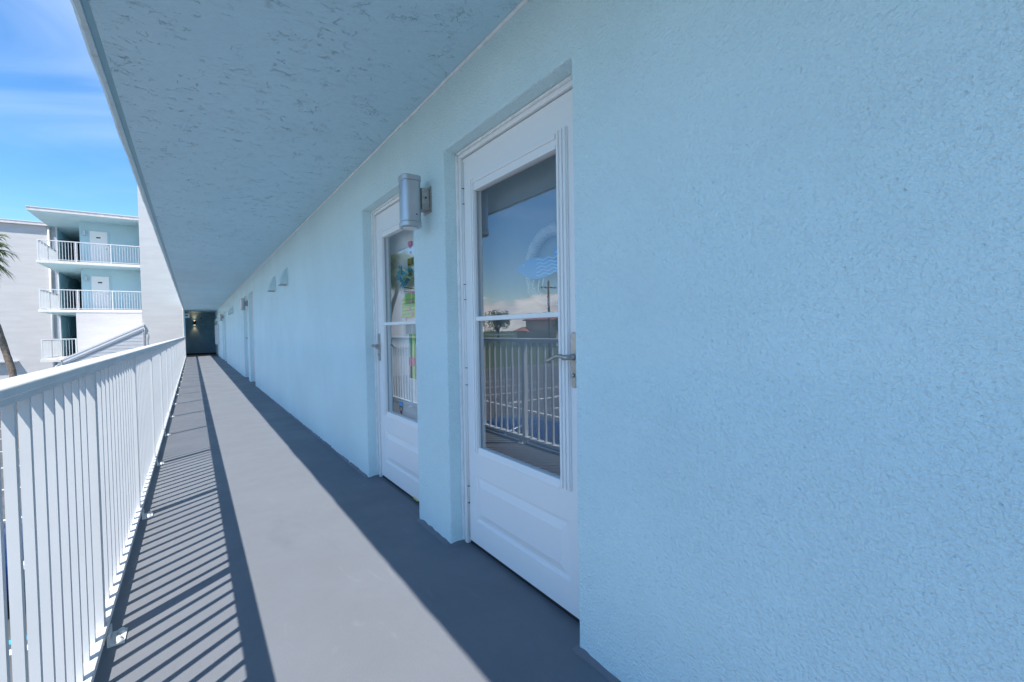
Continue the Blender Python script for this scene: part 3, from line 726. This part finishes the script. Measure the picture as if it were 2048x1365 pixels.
for y in pY:
    inst('post', pst, (XR, y, 0), rail)
    f = inst('foot_plate', ft, (XR, y, 0), rail)
    inst('bolt', blt, (XR + .062, y - .026, .0067), rail); inst('bolt', dome, (XR + .064, y + .030, .0067), rail)
    for k in range(1, NB + 1):
        yy = y + SP * k / (NB + 1)
        if yy < YE - .05: inst('baluster', bal, (XR, yy, 0), rail)

# ------------------------------------------------------------------ stair tower
tw = thing('stair_tower', 'tall plain white block tower standing where the corridor railing ends', 'tower', (-1.2, 30.5, GZ))
MB().box(-1.985, -.40, YE, 33.2, GZ, 9.6).build('wall', 'block', tw)
MB().box(-.40, -.352, YE + .002, 33.2, GZ, 9.6).build('corner_trim', 'cream', tw)
MB().box(-.3515, -.30, YE + .05, YB, -.01, ZC).build('side_wall', 'bluewall', tw)

# ------------------------------------------------------------------ stair shelter with lap siding
sh = thing('stair_shelter', 'sloping stair roof with grey white lap siding in front of the tower', 'stair roof', (-3.2, 28.0, GZ))
YS = 28.465
def zr(x): return 1.666 + (x + 1.978) * .530
def xr(z): return -1.978 + (z - 1.666) / .530
for k in range(14):
    z0 = 1.36 - .165 * (k + 1); z1 = z0 + .172
    xa = max(-4.77, xr(z0 + .26)); xb = max(-4.77, xr(z1 + .26))
    if xa > -2.0: continue
    if xa < -4.769: pol = [(-4.77, z0), (-1.99, z0), (-1.99, z1), (max(-4.77, xb), z1)]
    else: pol = [(xa, z0), (-1.99, z0), (-1.99, z1), (min(xb, -1.991), z1)]
    b = MB(); n = 4
    b.v = [(q[0], YS + (-.009 if i < 2 else 0.0), q[1]) for i, q in enumerate(pol)] + [(q[0], YS + .03, q[1]) for q in pol]
    b.f = [(0, 1, 2, 3), (7, 6, 5, 4), (0, 4, 5, 1), (1, 5, 6, 2), (2, 6, 7, 3), (3, 7, 4, 0)]
    b.build('siding_board', 'siding', sh)
xl = -4.86
MB().prism([(xl, zr(xl)), (-1.90, zr(-1.90)), (-1.90, zr(-1.90) - .07), (xl, zr(xl) - .07)], 'y', YS - .075, 32.6).build('roof', 'roofcap', sh)
MB().prism([(xl, zr(xl) - .072), (-1.91, zr(-1.91) - .072), (-1.91, zr(-1.91) - .20), (xl, zr(xl) - .20)], 'y', YS - .062, YS - .036).build('rake_board', 'roofcap', sh)
MB().prism([(xl, zr(xl) - .202), (-1.93, zr(-1.93) - .202), (-1.93, zr(-1.93) - .27), (xl, zr(xl) - .27)], 'y', YS - .045, YS - .028).build('rake_trim', 'roofcap', sh)
MB().box(-1.988, -1.950, YS - .03, YS + .03, GZ, 1.36).build('corner_board', 'siding', sh)
MB().tube([(-1.905, YS - .08, 1.50), (-1.895, YS - .08, 1.36), (-1.91, YS - .06, 1.25), (-1.91, YS - .06, GZ + .1)], 0.013, 8).build('downspout', 'siding', sh, smooth=True)
MB().box(xl - .09, xl, YS - .16, 32.6, zr(xl) - .13, zr(xl) - .02).build('gutter', 'fascia', sh)
MB().tube([(xl - .05, YS - .1, zr(xl) - .13), (xl - .05, YS - .1, zr(xl) - .22), (xl - .18, YS - .1, zr(xl) - .30), (xl - .2, YS - .1, GZ + .1)], .03, 8).build('downspout', 'fascia', sh, smooth=True)
MB().box(-4.655, -1.98, YS + .031, YS + .09, GZ, -.95).build('lower_wall', 'siding', sh)

# ------------------------------------------------------------------ the cross wing
YF = 32.7; YD = 34.35
wg = thing('apartment_wing', 'white apartment wing across the lot with stacked pale blue balconies and a flat overhanging roof', 'building', (-7, 36, GZ))
MB().box(-14.5, -6.52, 36.8, 46, GZ, 7.5).build('white_wall', 'block', wg)
MB().box(-4.972, -1.98, YF, YF + .2, GZ, 2.418).build('stair_wall', 'block', wg)
MB().box(-4.95, -1.0, YD, 46, GZ, 7.5).build('balcony_wall', 'wingblue', wg)
MB().box(-6.518, -6.29, 37.0, 46, GZ, 7.5).build('breezeway_wall', 'teal', wg)
MB().box(-6.515, -6.33, 36.82, 36.995, GZ, 7.5).build('recess', 'greyrecess', wg)
MB().box(-6.325, -6.255, 36.80, 36.99, GZ, 7.5).build('corner_trim', 'roofcap', wg)
MB().box(-6.29, -4.95, 43.5, 46, GZ, 7.5).build('breezeway_end_wall', 'teal', wg)
for z in (0.0, 2.56, 5.07):
    x1 = -1.98 if z > .1 else -4.975
    MB().box(-6.37, x1, YF - .02, 43.4, z - .14, z).build('balcony_slab', 'cream', wg)
    MB().box(-6.36, x1 - .002, YF - .012, 43.3, z - .143, z - .1405).build('soffit', 'wingblue', wg)
MB().box(-6.60, -1.0, YF - .22, 46, 7.503, 7.66).build('roof_fascia', 'fascia', wg)
MB().box(-6.62, -1.0, YF - .245, 46, 7.662, 7.70).build('roof_edge', 'roofcap', wg)
MB().box(-6.58, -1.0, YF - .20, 46, 7.4985, 7.502).build('soffit', 'wingblue', wg)
MB().box(-14.7, -6.605, 36.62, 46, 7.503, 7.655).build('roof_fascia', 'fascia', wg)
MB().box(-14.72, -6.625, 36.60, 46, 7.657, 7.70).build('roof_edge', 'roofcap', wg)
MB().tube([(-6.60, 36.74, 7.5), (-6.60, 36.74, GZ)], .055, 8).build('downspout', 'roofcap', wg, smooth=True)
MB().box(-14.4, -8.02, 36.55, 36.799, -.225, -.165).build('ledge', 'greyrecess', wg)
# openings on the long white wall, reflected in the door glass
for z in (0.0, 2.56, 5.07):
    for xw in (-10.6, -13.0):
        f = MB().box(xw - .62, xw + .62, 36.76, 36.798, z + .85, z + 2.05).build('window', 'white', wg)
        for q in (-.56, .03): MB().box(xw + q, xw + q + .53, 36.745, 36.759, z + .91, z + 1.99).build('pane', 'glassdark', f)
for z, nb in ((2.56, 1), (5.07, 1)):
    f = MB().box(-4.60, -3.72, YD - .03, YD - .002, z + .002, z + 1.99).build('door_frame', 'wingblue', wg)
    d = MB().box(-4.53, -3.79, YD - .055, YD - .031, z + .012, z + 1.94).build('door', 'door', wg, bevel=.004)
    MB().box(-4.26, -4.08, YD - .064, YD - .0555, z + 1.56, z + 1.63).build('number_plate', 'black', d)
    for (q0, q1) in ((.25, .85), (1.0, 1.45)): MB().box(-4.42, -3.90, YD - .060, YD - .0555, z + q0, z + q1).build('door_panel', 'door', d, bevel=.004)
    MB().lathe([(.03, 0), (.02, -.05), (.03, -.07)], (-3.86, YD - .0555, z + .98), 12, 'y').build('knob', 'nickel', d, smooth=True)
    tag_l = 'upper' if z > 3 else 'middle'
    o = thing('balcony_lamp', f'grey wall lamp beside the white door on the {"top" if z > 3 else "middle"} balcony', 'wall lamp', (-4.74, YD, z + 1.68), 'balcony wall lamps')
    MB().box(-4.80, -4.68, YD - .16, YD - .06, z + 1.66, z + 1.95).build('housing', 'alu', o, bevel=.015)
    MB().box(-4.78, -4.70, YD - .0595, YD - .002, z + 1.74, z + 1.86).build('bracket', 'bracket', o)
for k, z in enumerate((0.0, 2.56, 5.07)):   # doors inside the breezeway
    d = MB().box(-6.288, -6.268, 39.0, 39.85, z + .01, z + 1.98).build('breezeway_door', 'teal', wg)
    MB().box(-6.267, -6.258, 39.4, 39.5, z + 1.5, z + 1.56).build('number_plate', 'black', d)
bb = MB().box(-.0095, .0095, -.0095, .0095, .07, .99).mesh('baluster', 'white'); bp = MB().box(-.026, .026, -.026, .026, 0.001, 1.0).mesh('post', 'white')
def balcony_rail(z, x1, posts, label):
    o = thing('balcony_railing', label, 'railing', (-4.3, YF + .05, z), 'balcony railings of the far wing')
    y = YF + .045; x0 = -6.30
    MB().box(x0 - .025, x1, y - .025, y + .025, z + 1.0, z + 1.045).build('top_rail', 'white', o); MB().box(x0, x1, y - .018, y + .018, z + .045, z + .072).build('bottom_rail', 'white', o)
    MB().box(x0 - .025, x0 + .025, y + .026, 36.7, z + 1.0, z + 1.045).build('side_top_rail', 'white', o); MB().box(x0 - .018, x0 + .018, y + .02, 36.7, z + .045, z + .072).build('side_bottom_rail', 'white', o)
    for xp in posts: inst('post', bp, (xp, y, z), o)
    inst('post', bp, (x0, 34.7, z), o); inst('post', bp, (x0, 36.66, z), o)
    x = x0 + .113
    while x < x1 - .03:
        if all(abs(x - q) > .045 for q in posts): inst('baluster', bb, (x, y, z), o)
        x += .113
    yy = y + .113
    while yy < 36.6:
        inst('baluster', bb, (x0, yy, z), o); yy += .113
balcony_rail(5.07, -1.99, (-6.30, -4.885, -3.50), 'white baluster railing of the top balcony under the flat roof')
balcony_rail(2.56, -1.99, (-6.30, -4.885, -3.50), 'white baluster railing of the middle balcony')
balcony_rail(0.0, -4.98, (-6.30, -5.02), 'short white railing of the lowest balcony left of the stair roof')

# ------------------------------------------------------------------ palm
pt = thing('palm_tree', 'leaning palm tree with a fan crown before the white wing', 'palm tree', (-4.1, 20, GZ))
ctl = [(-4.30, GZ), (-4.42, -1.2), (-4.47, -.3), (-4.50, .10), (-4.60, .6), (-4.78, 1.5), (-5.08, 2.4), (-5.36, 3.2), (-5.55, 3.85)]
pp = []; pr = []
for i in range(len(ctl) - 1):
    for k in range(6):
        u = k / 6; pp.append((ctl[i][0] * (1 - u) + ctl[i + 1][0] * u + .012 * nz(i + u, 3), 20 + .012 * nz(i + u, 9), ctl[i][1] * (1 - u) + ctl[i + 1][1] * u)); pr.append(.085 + .012 * nz((i + u) * 3.3, 1) + .03 * max(0, 1 - (i + u) / 2) + (.03 if i >= 7 else 0))
MB().tube(pp, pr, 14).build('trunk', 'trunk', pt, smooth=True)
top = Vector((-5.48, 20, 3.9))
def frond(az, el, L):
    b = MB(); d = Vector((math.cos(az) * math.cos(el), math.sin(az) * math.cos(el), math.sin(el)))
    side = d.cross(Vector((0, 0, 1))).normalized(); upv = side.cross(d)
    pts = []
    for i in range(6):
        u = i / 5; pts.append(top + d * L * .55 * u + Vector((0, 0, -.10 * u * u * L)))
    b.tube(pts, [.014, .012, .010, .009, .008, .006], 5)
    c = pts[-1]; n = 26
    for i in range(n):
        a = rad(-128 + 256 * i / (n - 1)) + random.uniform(-.03, .03)
        q = (d * math.cos(a) + side * math.sin(a)); l = L * .52 * (1 - .25 * abs(a) / 2.3) * random.uniform(.9, 1.08)
        w = (side * math.cos(a) - d * math.sin(a)) * .030; droop = random.uniform(.05, .26) * L
        p1 = c + q * l * .45 + Vector((0, 0, -.03)) + upv * .05; p2 = c + q * l * .8 + Vector((0, 0, -droop * .35)); p3 = c + q * l + Vector((0, 0, -droop))
        b.add([c - w * .3, c + w * .3, p1 + w, p1 - w, p2 + w * .7, p2 - w * .7, p3], [(0, 1, 2, 3), (3, 2, 4, 5), (5, 4, 6)])
    b.build('frond', 'frond', pt)
for i in range(56):
    frond(2 * math.pi * (i * .382) + random.uniform(-.2, .2), rad(-48 + 125 * i / 55), random.uniform(1.0, 1.25))

# ------------------------------------------------------------------ cars
def car(x, y, rot, mat, label):
    o = thing('parked_car', label, 'car', (x, y, GZ + .005), None, rot); ORG[o.name] = (0, 0, 0)
    # side profile stations along local x (nose at +x): (x, half width, z bottom, z shoulder, z top, half width top)
    S = [(-2.20, .62, .42, .78, .80, .55), (-2.12, .80, .30, .90, .96, .62), (-1.70, .88, .22, .95, 1.06, .64), (-1.30, .90, .20, .96, 1.34, .62), (-.80, .90, .19, .96, 1.45, .61),
         (-.10, .90, .19, .95, 1.46, .61), (.40, .90, .19, .94, 1.36, .60), (.95, .89, .20, .93, .99, .70), (1.45, .88, .21, .88, .92, .72), (1.95, .82, .26, .74, .78, .66), (2.18, .66, .36, .62, .64, .52)]
    b = MB(); R_ = []
    for (sx, w, zb, zs, zt, wt) in S:
        R_.append([(sx, -w * .93, zb), (sx, -w, zb + .14), (sx, -w, zs - .10), (sx, -w * .965, zs), (sx, -wt, zt - .03), (sx, -wt * .86, zt), (sx, wt * .86, zt), (sx, wt, zt - .03), (sx, w * .965, zs), (sx, w, zs - .10), (sx, w, zb + .14), (sx, w * .93, zb)])
    for q in R_: b.v += q
    n = 12
    for i in range(len(S) - 1):
        for k in range(n): b.f.append((i * n + k, i * n + (k + 1) % n, (i + 1) * n + (k + 1) % n, (i + 1) * n + k))
    b.f.append(tuple(range(n))); b.f.append(tuple(range((len(S) - 1) * n, len(S) * n)))
    body = b.build('body', mat, o, smooth=True, bevel=.02)
    def win(name, pts, push):
        v = [Vector(p) for p in pts]; nn = (v[1] - v[0]).cross(v[2] - v[0]).normalized() * push
        MB().add([p + nn for p in v], [tuple(range(len(v)))]).build(name, 'glassdark', o)
    for s in (-1, 1):
        win('side_window', [(-1.22, s * .875, .985), (-.15, s * .875, .985), (-.15, s * .635, 1.41), (-.80, s * .640, 1.40), (-1.20, s * .66, 1.27)], .012 * s)
        win('side_window', [(-.09, s * .875, .985), (.80, s * .862, .965), (.40, s * .64, 1.31), (-.09, s * .635, 1.41)], .012 * s)
    win('windscreen', [(.93, -.66, 1.005), (.93, .66, 1.005), (.43, .53, 1.345), (.43, -.53, 1.345)], .018)
    win('rear_window', [(-1.68, .60, 1.075), (-1.68, -.60, 1.075), (-1.33, -.54, 1.325), (-1.33, .54, 1.325)], .018)
    for sx in (-1.32, 1.33):
        for s in (-1, 1):
            wh = MB().lathe([(.20, -.10), (.30, -.10), (.325, -.07), (.325, .07), (.30, .10), (.20, .10)], (sx, s * .80, .325), 24, 'y').build('wheel', 'dark', o, smooth=True)
            rm = MB().lathe([(.205, .0), (.195, .012 * s), (.06, .02 * s), (.04, .005 * s)], (sx, s * .901, .325), 20, 'y'); rm.build('rim', 'rim', wh, smooth=True)
    for s in (-1, 1):
        MB().box(2.02, 2.19, s * .60 - .13, s * .60 + .13, .60, .70).build('headlight', 'lens', o, bevel=.02)
        MB().box(-2.20, -2.08, s * .66 - .12, s * .66 + .12, .74, .90).build('tail_light', 'lamp_red', o, bevel=.02)
        MB().box(.55, .72, s * .98 - .10, s * .98 + .10, .95, 1.07).build('wing_mirror', mat, o, bevel=.03)
    return o
car(-4.0, 9.45, 0.0, 'carblue', 'dark blue car parked below the railing beside the painted lines')
car(-14.2, 32.3, math.pi, 'carsilver', 'silver car parked across the lot, mirrored in the door glass')

# ------------------------------------------------------------------ across the lot (seen mirrored in the glass)
def pt_dir(dx, dy, d): return (2.4 + dx * d, dy * d)
hx, hy = pt_dir(-.60, .80, 108)
hs = thing('tan_house', 'tan two storey house with red tiled roofs across the street', 'house', (hx, hy, GZ), None, math.atan2(-.60, -.80) * -1); ORG[hs.name] = (0, 0, 0)
MB().box(-7.5, 7.5, 0, 9, 0, 3.1).build('lower_wall', 'housewall', hs); MB().box(-4.6, 5.6, 1.2, 9, 3.1, 5.6).build('upper_wall', 'housewall', hs)
def hip(x0, x1, y0, y1, z, rise, name):
    w = (y1 - y0) / 2
    MB().add([(x0, y0, z), (x1, y0, z), (x1, y1, z), (x0, y1, z), (x0 + w, y0 + w, z + rise), (x1 - w, y0 + w, z + rise), (x0, y0, z - .18), (x1, y0, z - .18), (x1, y1, z - .18), (x0, y1, z - .18)],
             [(0, 1, 5, 4), (1, 2, 5), (2, 3, 4, 5), (3, 0, 4), (6, 7, 1, 0), (7, 8, 2, 1), (8, 9, 3, 2), (9, 6, 0, 3), (9, 8, 7, 6)]).build(name, 'tile', hs)
hip(-5.2, 6.2, .6, 9.4, 5.8, 1.9, 'roof'); hip(-8.0, 8.0, -.9, 2.4, 3.3, .9, 'porch_roof')
for q in (-3.6, -1.2, 1.4, 3.6):
    f = MB().box(q, q + 1.2, 1.14, 1.199, 3.85, 5.0).build('window', 'white', hs); MB().box(q + .1, q + 1.1, 1.11, 1.139, 3.95, 4.9).build('pane', 'glassdark', f)
for q in (-6.4, -3.4, 4.6):
    f = MB().box(q, q + 1.6, -.06, -.001, .9, 2.4).build('window', 'white', hs); MB().box(q + .1, q + 1.5, -.09, -.061, 1.0, 2.3).build('pane', 'glassdark', f)
dd = MB().box(-.6, .5, -.08, -.001, .05, 2.2).build('front_door', 'white', hs)
cp = thing('carport', 'white flat carport beside the tan house', 'carport', (*pt_dir(-.553, .833, 96), GZ), None, .62); ORG[cp.name] = (0, 0, 0)
MB().box(-3.2, 3.2, -1.8, 1.8, 2.5, 2.72).build('roof', 'white', cp)
for sx in (-3.0, 0, 3.0):
    for sy_ in (-1.6, 1.6): MB().box(sx - .07, sx + .07, sy_ - .07, sy_ + .07, 0, 2.498).build('post', 'white', cp)
px, py = pt_dir(-.64, .768, 50)
up_ = thing('utility_pole', 'wooden utility pole with a crossarm across the lot', 'utility pole', (px, py, GZ)); ORG[up_.name] = (0, 0, 0)
MB().tube([(0, 0, 0), (.02, 0, 4), (.08, 0, 9.0)], [.16, .14, .10], 10).build('pole', 'pole', up_, smooth=True)
MB().box(-1.0, 1.1, -.06, .06, 8.2, 8.32).build('crossarm', 'pole', up_)
for q in (-.9, -.3, .4, 1.0): MB().lathe([(.03, 0), (.05, .05), (.02, .12)], (q, 0, 8.325), 10).build('insulator', 'lens', up_, smooth=True)
def tree(x, y, H, Rr, label):
    o = thing('leafy_tree', label, 'tree', (x, y, GZ), 'trees beyond the parking lot'); ORG[o.name] = (0, 0, 0)
    b = MB(); tp = [(0, 0, 0), (.05 * H * nz(x, 1), .03 * H, H * .3), (.06 * H * nz(x, 3), 0, H * .55)]
    b.tube(tp, [.035 * H, .026 * H, .016 * H], 9)
    cl = []
    for i in range(9):
        a = i * 2.4; q = Vector((math.cos(a) * Rr * random.uniform(.2, .75), math.sin(a) * Rr * random.uniform(.2, .75), H * random.uniform(.5, .86)))
        b.tube([tp[1], (Vector(tp[2]) + q) / 2 + Vector((0, 0, -.04 * H)), q], [.014 * H, .009 * H, .004 * H], 6); cl.append((q, Rr * random.uniform(.32, .55)))
    b.build('trunk', 'bark', o, smooth=True)
    c = MB()
    for (q, r0) in cl:
        for k in range(190):
            d = Vector((random.gauss(0, 1), random.gauss(0, 1), random.gauss(0, .8))).normalized() * r0 * random.uniform(.45, 1.08) ** .6
            p = q + d; s = random.uniform(.10, .22) * Rr * .32
            u_ = Vector((random.gauss(0, 1), random.gauss(0, 1), random.gauss(0, 1))).normalized(); w_ = u_.orthogonal().normalized()
            c.add([p - u_ * s, p + w_ * s * .6, p + u_ * s, p - w_ * s * .6], [(0, 1, 2, 3)])
    c.build('crown', 'leaf', o)
tree(*pt_dir(-.50, .866, 100), 8.0, 3.4, 'broad leafy tree left of the tan house, mirrored in the glass')
tree(*pt_dir(-.665, .747, 96), 7.0, 3.0, 'rounded leafy tree right of the tan house, mirrored in the glass')
tree(*pt_dir(-.55, .835, 124), 9.0, 4.0, 'tall leafy tree behind the white carport')
tree(*pt_dir(-.72, .69, 105), 8.0, 3.6, 'leafy tree farthest right beyond the utility pole')
tree(*pt_dir(-.44, .90, 88), 7.5, 3.2, 'leafy tree farthest left beyond the lot')
